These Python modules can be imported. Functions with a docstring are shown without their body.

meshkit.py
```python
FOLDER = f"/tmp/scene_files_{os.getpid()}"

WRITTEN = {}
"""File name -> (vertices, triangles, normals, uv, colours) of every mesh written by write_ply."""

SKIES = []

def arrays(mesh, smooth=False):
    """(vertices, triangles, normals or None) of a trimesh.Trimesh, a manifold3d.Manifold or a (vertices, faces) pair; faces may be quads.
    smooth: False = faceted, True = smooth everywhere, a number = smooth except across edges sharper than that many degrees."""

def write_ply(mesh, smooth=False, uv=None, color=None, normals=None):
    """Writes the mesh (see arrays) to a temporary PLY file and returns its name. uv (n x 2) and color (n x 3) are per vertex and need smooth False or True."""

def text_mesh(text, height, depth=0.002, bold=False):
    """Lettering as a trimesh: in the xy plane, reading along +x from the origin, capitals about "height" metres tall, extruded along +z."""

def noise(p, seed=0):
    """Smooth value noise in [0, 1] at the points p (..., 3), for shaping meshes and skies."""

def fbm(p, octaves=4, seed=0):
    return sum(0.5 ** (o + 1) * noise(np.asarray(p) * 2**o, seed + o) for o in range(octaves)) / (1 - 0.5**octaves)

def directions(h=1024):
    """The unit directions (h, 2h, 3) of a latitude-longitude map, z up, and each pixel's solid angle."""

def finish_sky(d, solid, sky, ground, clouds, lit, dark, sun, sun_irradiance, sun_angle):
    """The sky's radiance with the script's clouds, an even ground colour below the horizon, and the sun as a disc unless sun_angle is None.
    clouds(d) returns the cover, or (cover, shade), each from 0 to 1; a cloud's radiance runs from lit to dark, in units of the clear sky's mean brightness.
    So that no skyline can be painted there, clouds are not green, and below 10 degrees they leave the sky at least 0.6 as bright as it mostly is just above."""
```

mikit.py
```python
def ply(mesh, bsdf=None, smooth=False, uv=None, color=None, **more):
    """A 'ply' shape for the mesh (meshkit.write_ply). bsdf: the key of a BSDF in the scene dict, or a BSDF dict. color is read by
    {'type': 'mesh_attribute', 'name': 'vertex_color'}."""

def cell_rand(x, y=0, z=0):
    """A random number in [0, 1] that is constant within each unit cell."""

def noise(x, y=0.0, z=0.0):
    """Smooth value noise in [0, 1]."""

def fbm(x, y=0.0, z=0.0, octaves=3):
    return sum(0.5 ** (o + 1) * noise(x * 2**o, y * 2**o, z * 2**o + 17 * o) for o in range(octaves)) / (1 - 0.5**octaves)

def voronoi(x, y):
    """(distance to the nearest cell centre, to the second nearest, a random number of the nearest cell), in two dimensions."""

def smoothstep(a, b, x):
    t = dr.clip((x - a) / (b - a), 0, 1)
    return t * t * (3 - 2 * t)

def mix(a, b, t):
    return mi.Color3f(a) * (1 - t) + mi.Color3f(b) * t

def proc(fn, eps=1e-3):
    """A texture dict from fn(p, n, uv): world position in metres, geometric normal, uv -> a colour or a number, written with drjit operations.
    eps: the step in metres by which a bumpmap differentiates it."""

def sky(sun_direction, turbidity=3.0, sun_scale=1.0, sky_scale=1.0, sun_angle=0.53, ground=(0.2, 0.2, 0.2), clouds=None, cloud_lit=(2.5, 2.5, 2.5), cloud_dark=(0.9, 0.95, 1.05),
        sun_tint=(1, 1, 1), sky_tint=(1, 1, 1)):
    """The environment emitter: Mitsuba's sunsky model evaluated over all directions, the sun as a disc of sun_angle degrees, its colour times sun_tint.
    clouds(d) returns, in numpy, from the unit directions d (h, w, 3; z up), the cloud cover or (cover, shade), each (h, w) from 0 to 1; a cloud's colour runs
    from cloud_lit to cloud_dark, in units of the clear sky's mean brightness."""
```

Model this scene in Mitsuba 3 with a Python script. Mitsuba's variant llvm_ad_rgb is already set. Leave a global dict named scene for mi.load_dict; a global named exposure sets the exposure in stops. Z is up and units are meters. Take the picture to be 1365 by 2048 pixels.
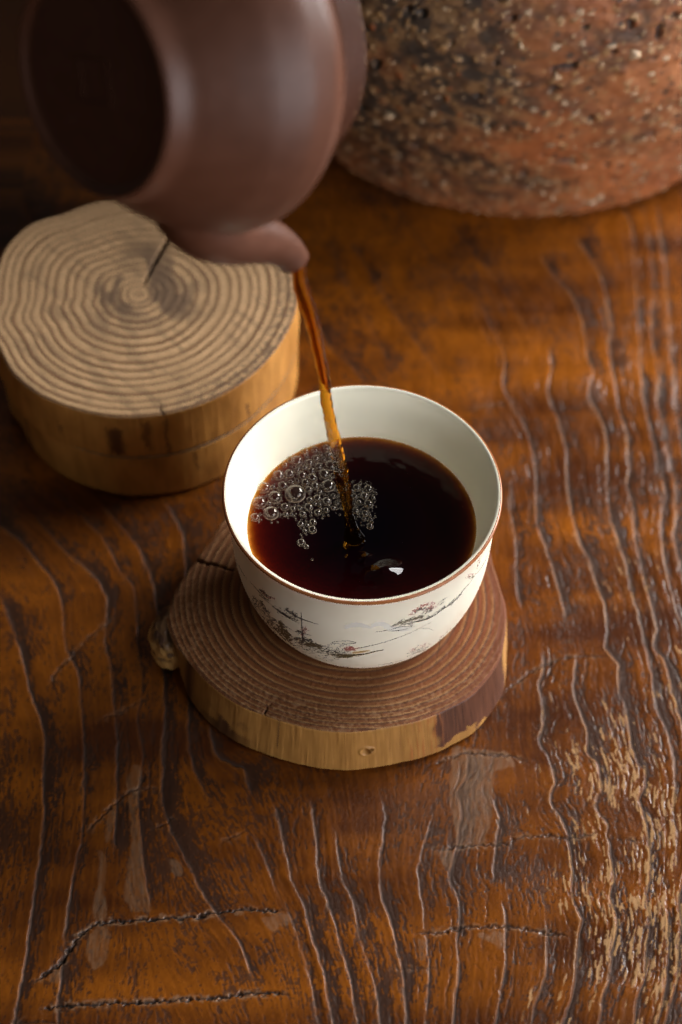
import math, drjit as dr, numpy as np, trimesh, shapely, mitsuba as mi, mikit, meshkit
from scipy.spatial import cKDTree
from scipy.ndimage import map_coordinates, gaussian_filter, zoom as ndzoom
from scipy.interpolate import CubicSpline, PchipInterpolator
from mikit import ply, proc

rng = np.random.default_rng(7)
T = mi.ScalarTransform4f

# ------------------------------------------------------------------ camera, light, exposure
FOC, PITCH = 4000.0, math.radians(52.0)               # focal length in pixels of the 1365 x 2048 photograph
PW, PH = 1365.0, 2048.0
RT = np.array([1.0, 0, 0])
FW = np.array([0, math.cos(PITCH), -math.sin(PITCH)])
DN = np.array([0, -math.sin(PITCH), -math.cos(PITCH)])
CUP_Z = 0.0185                            # the cup stands on the coaster's top
EYE = np.array([0, 0, 0.072]) - 0.571 * (FW + (725 - 682.5) / FOC * RT + (979 - 1024) / FOC * DN)
exposure = 0.0
scene, labels = {}, {}
scene['camera'] = {'type': 'thinlens', 'fov': 2 * math.degrees(math.atan(PH / 2 / FOC)), 'fov_axis': 'y', 'near_clip': 0.05, 'far_clip': 20.0,
                   'aperture_radius': 0.0050, 'focus_distance': 0.568,
                   'to_world': T().look_at(origin=EYE.tolist(), target=(EYE + FW).tolist(), up=[0, 0, 1])}
for key_, at_, sz_, rad_, lab_ in (('window_lamp', (0.47, 0.29, 0.37), (0.15, 0.15), (23.0, 22.6, 22.2), 'tall white light panel off to the right, level with the stoneware jar'),
                                  ('window_lamp_001', (0.48, -0.37, 0.29), (0.25, 0.25), (5.2, 5.3, 5.6), 'tall white light panel off to the near right of the table, nearest the camera')):
    scene[key_] = {'type': 'rectangle', 'to_world': T().look_at(origin=list(at_), target=[0, 0.02, 0.07], up=[0, 0, 1]) @ T().scale([*sz_, 1]),
                   'bsdf': {'type': 'diffuse', 'reflectance': {'type': 'rgb', 'value': [0.6, 0.6, 0.6]}},
                   'emitter': {'type': 'area', 'radiance': {'type': 'rgb', 'value': list(rad_)}}}
    labels[key_] = {'label': lab_, 'category': 'lamp'}
scene['room_light'] = {'type': 'constant', 'radiance': {'type': 'rgb', 'value': [0.060, 0.053, 0.046]}}


def ray(px):
    px = np.atleast_2d(np.asarray(px, float))
    return FW + (px[:, :1] - PW / 2) / FOC * RT + (px[:, 1:2] - PH / 2) / FOC * DN


def onz(px, z=0.0):
    d = ray(px)
    return EYE + ((z - EYE[2]) / d[:, 2])[:, None] * d


def smooth(a, b, x):
    t = np.clip((x - a) / (b - a), 0, 1)
    return t * t * (3 - 2 * t)


def lerp(a, b, t):
    return np.asarray(a) * (1 - t[..., None]) + np.asarray(b) * t[..., None]


def dense(pts, step):
    """A smooth curve through the points, sampled every step."""
    pts = np.asarray(pts, float)
    d = np.r_[0, np.cumsum(np.linalg.norm(np.diff(pts, axis=0), axis=1))]
    n = max(3, int(d[-1] / step))
    u = np.linspace(0, d[-1], n)
    f = PchipInterpolator(d, pts, axis=0)
    return f(u)


def mat(key, **kw):
    scene[key] = {'type': 'twosided', 'b': {'type': 'principled', **kw}}
    return key


def rgb(*v):
    return {'type': 'rgb', 'value': list(v)}


VCOL = {'type': 'mesh_attribute', 'name': 'vertex_color'}


def grid_faces(nr, nc, wrap=False):
    i, j = np.meshgrid(np.arange(nr - 1), np.arange(nc if wrap else nc - 1), indexing='ij')
    k = (j + 1) % nc
    q = np.stack([i * nc + j, i * nc + k, (i + 1) * nc + k, (i + 1) * nc + j], -1).reshape(-1, 4)
    return np.vstack([q[:, [0, 1, 2]], q[:, [0, 2, 3]]])


def mesh(v, f):
    return trimesh.Trimesh(v, f, process=False)


def lathe(prof, n=256):
    """(vertices, faces) of the profile (r, z) turned about z, outward normals for a profile that runs upwards."""
    prof = np.asarray(prof, float)
    a = np.arange(n) * 2 * np.pi / n
    v = np.stack([prof[:, :1] * np.cos(a), prof[:, :1] * np.sin(a), prof[:, 1:2] + 0 * a], -1).reshape(-1, 3)
    return v, grid_faces(len(prof), n, True)


def curve(prof, n):
    prof = np.asarray(prof, float)
    d = np.r_[0, np.cumsum(np.linalg.norm(np.diff(prof, axis=0), axis=1))]
    return PchipInterpolator(d, prof, axis=0)(np.linspace(0, d[-1], n))


def spline(prof, n):
    prof = np.asarray(prof, float)
    d = np.r_[0, np.cumsum(np.linalg.norm(np.diff(prof, axis=0), axis=1))]
    return CubicSpline(d, prof, axis=0)(np.linspace(0, d[-1], n))


# ------------------------------------------------------------------ the table: an old lacquered plank with open growth-ring grooves and cracks
# courses of the plank's grooves (far end first), measured off the photograph and laid on the table's top
G = [
 [(0,1191),(29,1261),(50,1332),(64,1390),(85,1449),(91,1480),(87,1568),(88,1668),(73,1761),(60,1861),(47,1949),(37,1993),(28,2060),(20,2200)],
 [(-40,1010),(0,1047),(44,1083),(79,1126),(108,1162),(126,1214),(130,1273),(141,1311),(161,1355),(164,1420),(167,1480),(170,1539),(168,1621),(164,1679),(152,1729),(141,1788),(133,1861),(126,1920),(119,1993),(116,2060),(110,2200)],
 [(60,1020),(100,1065),(140,1109),(170,1132),(202,1170),(217,1203),(215,1238),(211,1273),(226,1346),(230,1414),(234,1478),(234,1539),(233,1612),(230,1662),(227,1710)],
 [(100,980),(152,1018),(199,1068),(223,1103),(243,1144),(264,1170),(273,1209),(278,1302),(284,1390),(276,1437),(281,1472),(286,1520),(277,1583),(280,1641),(286,1700),(292,1758),(305,1824)],
 [(200,1000),(243,1053),(270,1083),(290,1121),(308,1165),(318,1250),(326,1340),(331,1405),(328,1480),(327,1539),(325,1591),(337,1644),(360,1697),(384,1735),(403,1779),(426,1814),(438,1835),(467,1864),(488,1902),(502,1940),(518,1970)],
 [(330,1000),(352,1038),(369,1077),(375,1200),(378,1420),(378,1480),(388,1530),(406,1574),(430,1612)],
 [(420,1440),(426,1480),(438,1512),(470,1530),(490,1538),(499,1568),(508,1596)],
 [(499,1662),(523,1697),(538,1738),(558,1788),(581,1829),(599,1881),(617,1937),(628,1990),(640,2060),(650,2200)],
 [(540,1600),(552,1618),(564,1662),(576,1720),(590,1773),(611,1817),(622,1861),(637,1905),(652,1963),(668,2060),(680,2200)],
 [(620,1590),(625,1612),(634,1685),(640,1758),(658,1808),(672,1855),(687,1905),(699,1949),(707,1993),(717,2060),(725,2200)],
 [(670,1640),(675,1691),(684,1753),(705,1796),(719,1855),(734,1905),(739,1929),(753,1979),(762,2060),(770,2200)],
 [(765,1590),(771,1633),(767,1674),(762,1743),(765,1791),(780,1835),(794,1890),(805,1935),(810,1993),(815,2060),(820,2200)],
 [(872,1620),(866,1635),(850,1691),(837,1746),(844,1793),(851,1827),(854,1882),(859,1938),(855,1993),(850,2060),(845,2200)],
 [(937,1497),(936,1549),(918,1585),(925,1627),(919,1674),(909,1710),(901,1757),(919,1804),(919,1852),(915,1882),(920,1935),(912,1993),(906,2060),(900,2200)],
 [(984,1580),(990,1605),(1000,1641),(994,1680),(990,1716),(987,1772)],
 [(1000,1795),(1011,1832),(1011,1868),(1011,1924),(1000,1993),(989,2060),(975,2200)],
 [(1087,1295),(1090,1332),(1080,1369),(1087,1411),(1090,1445),(1080,1482),(1097,1513),(1111,1563),(1101,1599),(1125,1638),(1139,1680),(1147,1743),(1146,1793),(1165,1840),(1158,1882),(1155,1938),(1150,1979),(1124,2060),(1090,2200)],
 [(1091,1824),(1096,1868),(1092,1951),(1075,2001),(1060,2060),(1030,2200)],
 [(1150,1305),(1153,1330),(1149,1377),(1163,1425),(1176,1468),(1178,1505),(1197,1527),(1205,1577),(1194,1610),(1216,1652),(1222,1702),(1229,1752),(1222,1793),(1236,1838),(1227,1896),(1222,1951),(1207,2001),(1200,2060),(1180,2200)],
 [(1095,690),(1104,727),(1098,781),(1118,836),(1135,904),(1137,960),(1146,1030),(1160,1078),(1183,1124),(1197,1174),(1214,1222),(1218,1256),(1213,1293),(1228,1313),(1242,1335),(1241,1377),(1256,1422),(1265,1480),(1277,1522),(1291,1541),(1294,1569),(1280,1599),(1294,1641),(1300,1688),(1302,1757),(1294,1799),(1301,1835),(1294,1896),(1291,1951),(1277,1999),(1268,2060),(1245,2200)],
 [(1080,500),(1111,553),(1145,590),(1169,652),(1176,710),(1188,744),(1179,788),(1200,829),(1217,880),(1216,950),(1220,1025),(1239,1081),(1256,1135),(1265,1183),(1282,1236),(1292,1280),(1301,1327),(1307,1361),(1316,1417),(1333,1454),(1351,1524),(1354,1563),(1348,1635),(1355,1663),(1349,1740)],
 [(1336,1800),(1338,1841),(1337,1924),(1325,2010),(1312,2060),(1290,2200)],
 [(1150,470),(1183,519),(1210,573),(1224,652),(1220,710),(1230,761),(1241,822),(1258,873),(1261,931),(1256,968),(1268,1016),(1271,1073),(1285,1135),(1302,1200),(1316,1253),(1310,1290),(1330,1321),(1344,1369),(1365,1445),(1380,1520),(1375,1640),(1372,1720),(1361,1799),(1362,1868),(1355,1951),(1330,2060),(1310,2200)],
 [(1240,410),(1268,478),(1271,532),(1275,611),(1282,693),(1284,744),(1288,795),(1305,873),(1319,931),(1332,982),(1330,1011),(1324,1073),(1333,1129),(1347,1186),(1370,1260),(1400,1400)],
 [(1280,400),(1302,505),(1309,573),(1305,675),(1319,761),(1319,812),(1333,890),(1350,951),(1356,1020),(1349,1078),(1365,1135),(1390,1230)],
 [(1310,400),(1329,522),(1339,624),(1346,727),(1356,829),(1375,930),(1400,1050)],
 [(960,600),(980,645),(995,679),(1011,720),(1007,767),(1029,815),(1060,873),(1074,941),(1073,971),(1076,1036),(1093,1095),(1113,1152),(1127,1205),(1139,1250)],
 [(1018,980),(1022,1016),(1034,1101),(1035,1172),(1048,1224)],
 [(700,480),(730,530),(760,575),(799,639),(850,704),(888,766)],
 [(770,380),(808,439),(860,513),(905,570)],
 [(600,590),(637,652),(657,688),(715,742),(740,775)],
 [(660,470),(690,560),(740,650),(790,740)],
 [(900,440),(960,520),(1010,580),(1060,670)],
 [(-150,1150),(-90,1300),(-60,1450),(-45,1600),(-60,1800),(-80,2000),(-100,2200)],
 [(-60,250),(-30,420),(-50,560)], [(10,150),(30,300),(60,420),(110,480)],
 [(1410,300),(1430,600),(1450,900),(1480,1200)], [(1440,1300),(1420,1600),(1440,1900),(1400,2200)],
 [(880,1040),(905,1100),(940,1300)],
]
GW = {6: 1.4, 3: .6, 7: .55, 12: .5, 0: 1.15, 16: 1.25, 18: 1.1, 19: 1.15, 22: 1.1, 28: .5, 29: .5, 30: .5, 31: .4, 32: .4, 10: .7, 9: .8}
CR = [
 [(243,1232),(205,1255),(176,1279),(147,1311),(114,1343),(100,1378)], [(299,1396),(258,1414),(229,1428),(188,1446)],
 [(173,1673),(190,1647),(211,1627),(234,1603),(258,1586),(281,1577),(322,1583)], [(290,1532),(281,1577)], [(293,1662),(322,1650),(362,1630)],
 [(59,1964),(94,1946),(126,1920),(155,1876),(190,1849),(223,1843),(322,1838),(400,1832),(426,1826),(497,1820),(573,1821)],
 [(73,2022),(132,2012),(205,2007),(278,2005),(360,2000),(430,1996),(514,1987),(587,1988)], [(429,1691),(464,1676),(502,1659)],
 [(855,1702),(894,1696),(950,1691),(1011,1687),(1042,1674),(1103,1671),(1119,1677),(1166,1671),(1208,1663)], [(1240,1679),(1290,1679)],
 [(825,1868),(866,1866),(950,1854),(1019,1854),(1058,1860),(1097,1866),(1144,1871)], [(772,1935),(839,1938),(894,1935)],
 [(861,1530),(894,1519),(936,1506),(1005,1510),(1060,1525)], [(1005,1389),(1056,1349),(1093,1329),(1149,1313),(1222,1311)],
 [(920,819),(970,812),(1023,805)], [(10,2048),(60,2044),(130,2047)], [(526,1832),(500,1815),(470,1812)],
]
CW = {5: 1.5, 6: 1.7, 0: .8, 1: .5, 4: .6, 7: .6, 11: .5, 12: .9, 13: .9, 14: .6, 8: .9, 10: 1.0}
PATCH = [
 [(261,1530),(283,1530),(278,1597),(281,1685),(290,1758),(302,1829),(264,1820),(246,1796),(255,1744),(264,1670),(261,1597),(252,1565)],
 [(193,1852),(217,1849),(220,1890),(217,1920),(190,1937),(173,1905),(176,1876)], [(199,1773),(212,1773),(215,1838),(190,1843),(185,1823)],
 [(217,1621),(233,1612),(227,1662),(211,1697)], [(520,1834),(576,1826),(584,1843),(549,1860)],
 [(905,1491),(1019,1505),(1040,1530),(1002,1538),(911,1552)], [(880,1700),(910,1697),(904,1750),(885,1732)], [(950,1866),(1008,1862),(1008,1902),(985,1890)],
 [(340,1718),(360,1720),(366,1755),(350,1750)], [(838,1875),(850,1880),(850,1925),(840,1918)], [(100,1952),(122,1935),(118,1968),(98,1962)],
 [(905,1490),(990,1500),(985,1640),(960,1700),(915,1690),(900,1590)], [(195,1700),(212,1700),(212,1770),(200,1775)],
]

RX0, RX1, RY0, RY1, RS = -0.126, 0.126, -0.148, 0.245, 0.00026
rx, ry = np.arange(RX0, RX1, RS), np.arange(RY0, RY1, RS)
RXX, RYY = np.meshgrid(rx, ry)
P2 = np.stack([RXX, RYY], -1).reshape(-1, 2)
P3 = np.c_[P2, np.zeros(len(P2))]
SH = RXX.shape


def nz(fx, fy, seed=0, oct=3, p=None):
    q = P3 if p is None else p
    if p is None and max(fx, fy) * 2 ** (oct - 1) < 900:               # slow noise: every third point is enough
        c = meshkit.fbm(np.stack([RXX[::3, ::3], RYY[::3, ::3], 0 * RXX[::3, ::3]], -1) * [fx, fy, 1], oct, seed)
        return map_coordinates(c, [np.arange(SH[0])[:, None] / 3 + 0 * RXX, np.arange(SH[1])[None] / 3 + 0 * RXX], order=1, mode='nearest')
    return meshkit.fbm(q * [fx, fy, 1], oct, seed).reshape(SH if p is None else -1)


def course(lines, weights, taper):
    pts, tan, wt, which = [], [], [], []
    for i, l in enumerate(lines):
        p = dense(onz(l)[:, :2], 0.0004)
        t = np.gradient(p, axis=0)
        t /= np.linalg.norm(t, axis=1, keepdims=True)
        s = np.arange(len(p)) * 0.0004
        w = weights.get(i, 0.9) * smooth(0, taper, s) * smooth(0, taper, s[-1] - s)
        pts.append(p), tan.append(t), wt.append(w), which.append(np.full(len(p), i))
    return np.vstack(pts), np.vstack(tan), np.concatenate(wt), np.concatenate(which)


gp, gt, gw, gi = course(G, GW, 0.006)
tree = cKDTree(gp)
warp = np.stack([nz(500, 350, 3, 3), nz(500, 350, 4, 3)], -1).reshape(-1, 2) - .5
wide = np.stack([nz(250, 120, 5, 2), nz(250, 120, 6, 2)], -1).reshape(-1, 2) - .5
gd, gk = tree.query(P2 + warp * 0.0009 + wide * 0.0008)
off = P2 - gp[gk]
side = np.sign(gt[gk, 0] * off[:, 1] - gt[gk, 1] * off[:, 0])
S = (side * gd).reshape(SH)                              # metres to the nearest groove, positive to its right
GS = (gw[gk] * (0.30 + 1.05 * meshkit.fbm(np.c_[gp[gk] * 130, gi[gk]], 2, 9))).reshape(SH)
GS = GS * (1 - .15 * smooth(.02, .16, RYY))
G2, W2 = [], {}
for i, l in enumerate(G):                                            # finer broken grooves between the main ones
    l = np.asarray(l, float)
    mx, my = l[:, 0].mean(), l[:, 1].mean()
    for dx in ((13, 27, -15, 41) if mx > 900 else (16, -22) if my > 1500 else (25,)):
        wob_ = np.cumsum(rng.normal(0, 2.2, len(l)))
        W2[len(G2)] = rng.uniform(.35, .95) * (1.0 if mx > 900 else .6)
        G2.append(np.c_[l[:, 0] + dx * rng.uniform(.8, 1.2) + wob_, l[:, 1] + rng.uniform(-25, 25)])
hp, ht_, hw_, hi_ = course(G2, W2, 0.005)
hd, hk = cKDTree(hp).query(P2 + warp * 0.0016 + wide * 0.0010)
HD = hd.reshape(SH)
HS = ((1 + .3 * smooth(-.01, .06, RYY)).ravel() * hw_[hk] * smooth(.40, .62, meshkit.fbm(np.c_[hp[hk] * 210, hi_[hk] * 3.7], 2, 10))).reshape(SH)
cp, ct, cw, ci = course(CR, CW, 0.004)
jit = np.stack([nz(1000, 1000, 11, 3), nz(1000, 1000, 12, 3)], -1).reshape(-1, 2) - .5
cd, ck = cKDTree(cp).query(P2 + jit * 0.0020)
CD, CS = cd.reshape(SH), cw[ck].reshape(SH)
# the grain's direction, from the grooves about
dd, kk = tree.query(P2[::64], k=24)
w = 1 / (dd + 0.004) ** 2
cy, cx = ry[::12], rx[::12]
CX, CY = np.meshgrid(cx, cy)
dd, kk = tree.query(np.c_[CX.ravel(), CY.ravel()], k=40)
w = 1 / (dd + 0.003) ** 2
gdir = (gt[kk] * w[..., None]).sum(1)
gdir /= np.linalg.norm(gdir, axis=1, keepdims=True)
fx = ndzoom(gdir[:, 0].reshape(CX.shape), (SH[0] / CX.shape[0], SH[1] / CX.shape[1]), order=1)
fy = ndzoom(gdir[:, 1].reshape(CX.shape), (SH[0] / CX.shape[0], SH[1] / CX.shape[1]), order=1)


def flow(src, steps):
    """The noise drawn out along the grain."""
    acc, n = src.copy(), 1
    for sgn in (1, -1):
        y, x = np.mgrid[0:SH[0], 0:SH[1]].astype(float)
        for _ in range(steps):
            iy, ix = np.clip(y, 0, SH[0] - 1).astype(int), np.clip(x, 0, SH[1] - 1).astype(int)
            x += sgn * fx[iy, ix]
            y += sgn * fy[iy, ix]
            acc += map_coordinates(src, [y, x], order=1, mode='reflect')
            n += 1
    return acc / n


def rank(a):
    a = (a - a.mean()) / a.std()
    return 0.5 * (1 + np.vectorize(math.erf)(np.linspace(-4, 4, 801) / 1.414)[np.clip((a * 100 + 400).astype(int), 0, 800)])


w0 = rng.standard_normal(SH)
fleck = rank(flow(gaussian_filter(w0, 0.6), 4) * 1.0 + 0.10 * gaussian_filter(rng.standard_normal(SH), .8))
streak = rank(flow(gaussian_filter(rng.standard_normal(SH), 1.0), 20))
cell = rank(flow(gaussian_filter(rng.standard_normal(SH), 0.75), 6))
fine = rank(gaussian_filter(rng.standard_normal(SH), 1.0))
big = nz(38, 30, 21, 3)
mid = nz(140, 70, 22, 3)
band = nz(14, 75, 23, 3)                                  # the cross figure of the wood: light and dark bars across the grain
right = smooth(0.01, 0.075, RXX)
lo = np.clip(S, 0, None)
def threads(sigma, steps, wd):
    a = rank(flow(gaussian_filter(rng.standard_normal(SH), sigma), steps))
    return smooth(wd, .2 * wd, np.abs(a - .5)) * smooth(.25, .6, rank(flow(gaussian_filter(rng.standard_normal(SH), 2.5), 12)))


thread = threads(1.8, 20, .05) * np.clip(.35 + .9 * smooth(-.01, .06, RXX) + 1.2 * (nz(45, 40, 25, 2) - .5), 0, 1)
near = np.where(S > 0, np.exp(-lo / (0.0012 + 0.0035 * mid)), 0) * np.clip(GS, 0, 1.2)
dk = 0.26 + 0.62 * near + 0.8 * (big - 0.5) + 0.7 * (mid - 0.5) - 0.10 * right + .03
f1 = smooth(1 - dk - 0.15, 1 - dk + 0.15, fleck * .55 + fine * .27 + streak * .18)
tone = np.clip(0.5 + 1.7 * (band - 0.5) + 0.5 * (big - .5) + 0.25 * (streak - .5), 0, 1)
col = lerp([0.054, 0.0130, 0.0020], [0.228, 0.0645, 0.0040], tone)
col = lerp(col, np.array([0.035, 0.013, 0.006]), np.clip(f1 * 0.8 + 0.50 * near + .5 * thread, 0, 1))
crest = np.exp(-((S + 0.00075) / 0.00036) ** 2) * np.clip(GS, 0, 1) * (0.35 + 0.65 * right) * smooth(.3, .7, nz(300, 120, 31, 2))
col = lerp(col, np.array([0.38, 0.18, 0.06]), np.clip(crest * 0.4, 0, 1))
px_x = RXX * 0                                            # worn-through lacquer: pale flecks towards the plank's near right corner
worn = smooth(0.040, 0.090, RXX + 0.30 * (-0.060 - RYY)) * smooth(-0.01, -0.05, RYY) + 0.35 * smooth(0.03, .08, RXX) * smooth(.10, .0, RYY)
wl = smooth(0.010, 0.0, -S) * (S < 0) * .35 + .65
wm = .62 * worn * (0.25 + 0.9 * smooth(.42, .62, nz(90, 45, 33, 3))) * wl
pale = smooth(0.94 - 0.46 * wm, 1.0 - 0.36 * wm, cell * .85 + .15 * streak) * smooth(.05, .2, wm)
col = lerp(col, np.array([0.34, 0.19, 0.080]), np.clip(pale * 0.85, 0, 1))
from PIL import Image, ImageDraw
patch = Image.new('L', (SH[1], SH[0]))
for poly in PATCH:
    q = onz(poly)[:, :2]
    ImageDraw.Draw(patch).polygon([tuple(((a - RX0) / RS, (b - RY0) / RS)) for a, b in q], fill=255)
patch = gaussian_filter(np.asarray(patch, float) / 255, 3)
rub = smooth(.35, .75, patch + 0.9 * (nz(420, 300, 41, 3) - .5)) * (0.35 + 0.5 * cell)
col = lerp(col, np.array([0.165, 0.088, 0.042]), np.clip(rub * 0.65, 0, 1))
cedge = np.exp(-((CD - 0.0007) / 0.0006) ** 2) * CS * smooth(.4, .65, nz(700, 700, 43, 2))
col = lerp(col, np.array([0.22, 0.125, 0.07]), np.clip(cedge * 0.4, 0, 1))
groove = np.maximum(np.exp(-((S - .00005) / 0.00046) ** 2) * np.clip(GS * 1.3, 0, 1.2), .8 * np.exp(-((HD) / 0.00036) ** 2) * HS)
crack = np.exp(-(CD / 0.00042) ** 2) * np.clip(CS, 0, 1.4)
col = lerp(col, np.array([0.040, 0.026, 0.020]), np.clip(groove * 0.8, 0, 1))
col = lerp(col, np.array([0.022, 0.014, 0.010]), np.clip(crack * 0.85, 0, 1))
hgt = -0.00034 * np.exp(-(S / 0.00032) ** 2) * GS - 0.00026 * np.exp(-(HD / 0.00030) ** 2) * HS
hgt += np.where(S < 0, 0.00026 * np.exp(S / 0.0022), -0.00022 * np.exp(-lo / 0.0030)) * GS * (1 - np.exp(-(S / 0.0005) ** 2))
hgt += -0.00055 * np.exp(-(CD / 0.00034) ** 2) * CS * (.25 + 1.3 * nz(500, 500, 44, 2))
hgt += -0.00011 * f1 * (1 - rub) - 0.00016 * (pale < .5) * smooth(.2, .6, wm) * smooth(0.4, .7, 1 - cell)
hgt += -0.00013 * thread + 0.0016 * (band - 0.5) * (0.25 + 0.75 * right) * (1 + .7 * smooth(0, .08, RYY)) + .0009 * (mid - .5) * smooth(0, .07, RYY) + 0.00006 * (streak - .5) + 0.00007 * (fine - .5) * (1 - .5 * rub)
hgt = gaussian_filter(hgt, 0.6)
gloss = np.clip(0.29 + .25 * np.exp(-(S / 0.0007) ** 2) * np.clip(GS, 0, 1) + 0.28 * rub + 0.3 * pale + 0.12 * f1 + 0.15 * crack + 0.1 * (mid - .5), 0.15, 0.8)

shine = np.clip(0.48 - .36 * np.exp(-(S / 0.0008) ** 2) * np.clip(GS * 1.5, 0, 1) - .25 * pale - .15 * crack, .05, .5)      # bare wood in the open grooves shines less than the lacquer


def axis_steps(parts):
    return np.unique(np.concatenate(parts).round(6))


tx = axis_steps([[-.9, -.6, -.4, -.25, -.19, -.16, -.14], np.arange(-.126, -.108, .0008), np.arange(-.108, .103, .00026), np.arange(.103, .126, .0008), [.14, .16, .19, .25, .4, .6, .9]])
ty = axis_steps([[-.7, -.5, -.3, -.2, -.16], np.arange(-.147, -.030, .00026), np.arange(-.030, .075, .00034), np.arange(.075, .244, .0008), [.26, .29, .33, .37, .45, .6, .9]])
TX, TY = np.meshgrid(tx, ty)
ix, iy = (TX - RX0) / RS, (TY - RY0) / RS
inside = smooth(0, 25, np.minimum.reduce([ix, iy, SH[1] - 1 - ix, SH[0] - 1 - iy]))
pick = lambda a: map_coordinates(a, [np.clip(iy, 0, SH[0] - 1), np.clip(ix, 0, SH[1] - 1)], order=1)
TZ = pick(hgt) * inside
tcol = np.stack([pick(col[..., k]) for k in range(3)], -1).reshape(-1, 3)
ROUGH = proc(lambda p, n, uv: uv.x)
scene['lacquered_wood'] = {'type': 'blendbsdf', 'weight': proc(lambda p, n, uv: uv.y * 2),
                           'dull': {'type': 'principled', 'base_color': VCOL, 'roughness': ROUGH, 'specular': 0.04}, 'glossy': {'type': 'principled', 'base_color': VCOL, 'roughness': ROUGH, 'specular': 0.38}}
tv = np.stack([TX, TY, TZ], -1).reshape(-1, 3)
scene['wooden_table__plank'] = ply(mesh(tv, grid_faces(len(ty), len(tx))), 'lacquered_wood', smooth=True, uv=np.c_[pick(gloss).ravel(), pick(shine).ravel()], color=tcol)
mat('plain_wood', base_color=rgb(.12, .045, .015), roughness=.5)
slab = trimesh.creation.box([1.8, 1.6, 0.05])
slab.apply_translation([0, 0.1, -0.0275 - .0012])
scene['wooden_table__underside'] = ply(slab, 'plain_wood')
labels['wooden_table'] = {'label': 'old lacquered brown wooden table top with wavy grain grooves and cracks', 'category': 'table'}

# ------------------------------------------------------------------ rounds sawn off a log
mat('cut_wood', base_color=VCOL, roughness=.65, specular=.18)
mat('peeled_wood', base_color=VCOL, roughness=.5, specular=.4)


def outline(pts, z, centre):
    q = onz(pts, z)[:, :2] - centre
    a = np.arctan2(q[:, 1], q[:, 0])
    o = np.argsort(a)
    a, r = a[o], np.hypot(*q[o].T)
    return a, r


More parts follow.
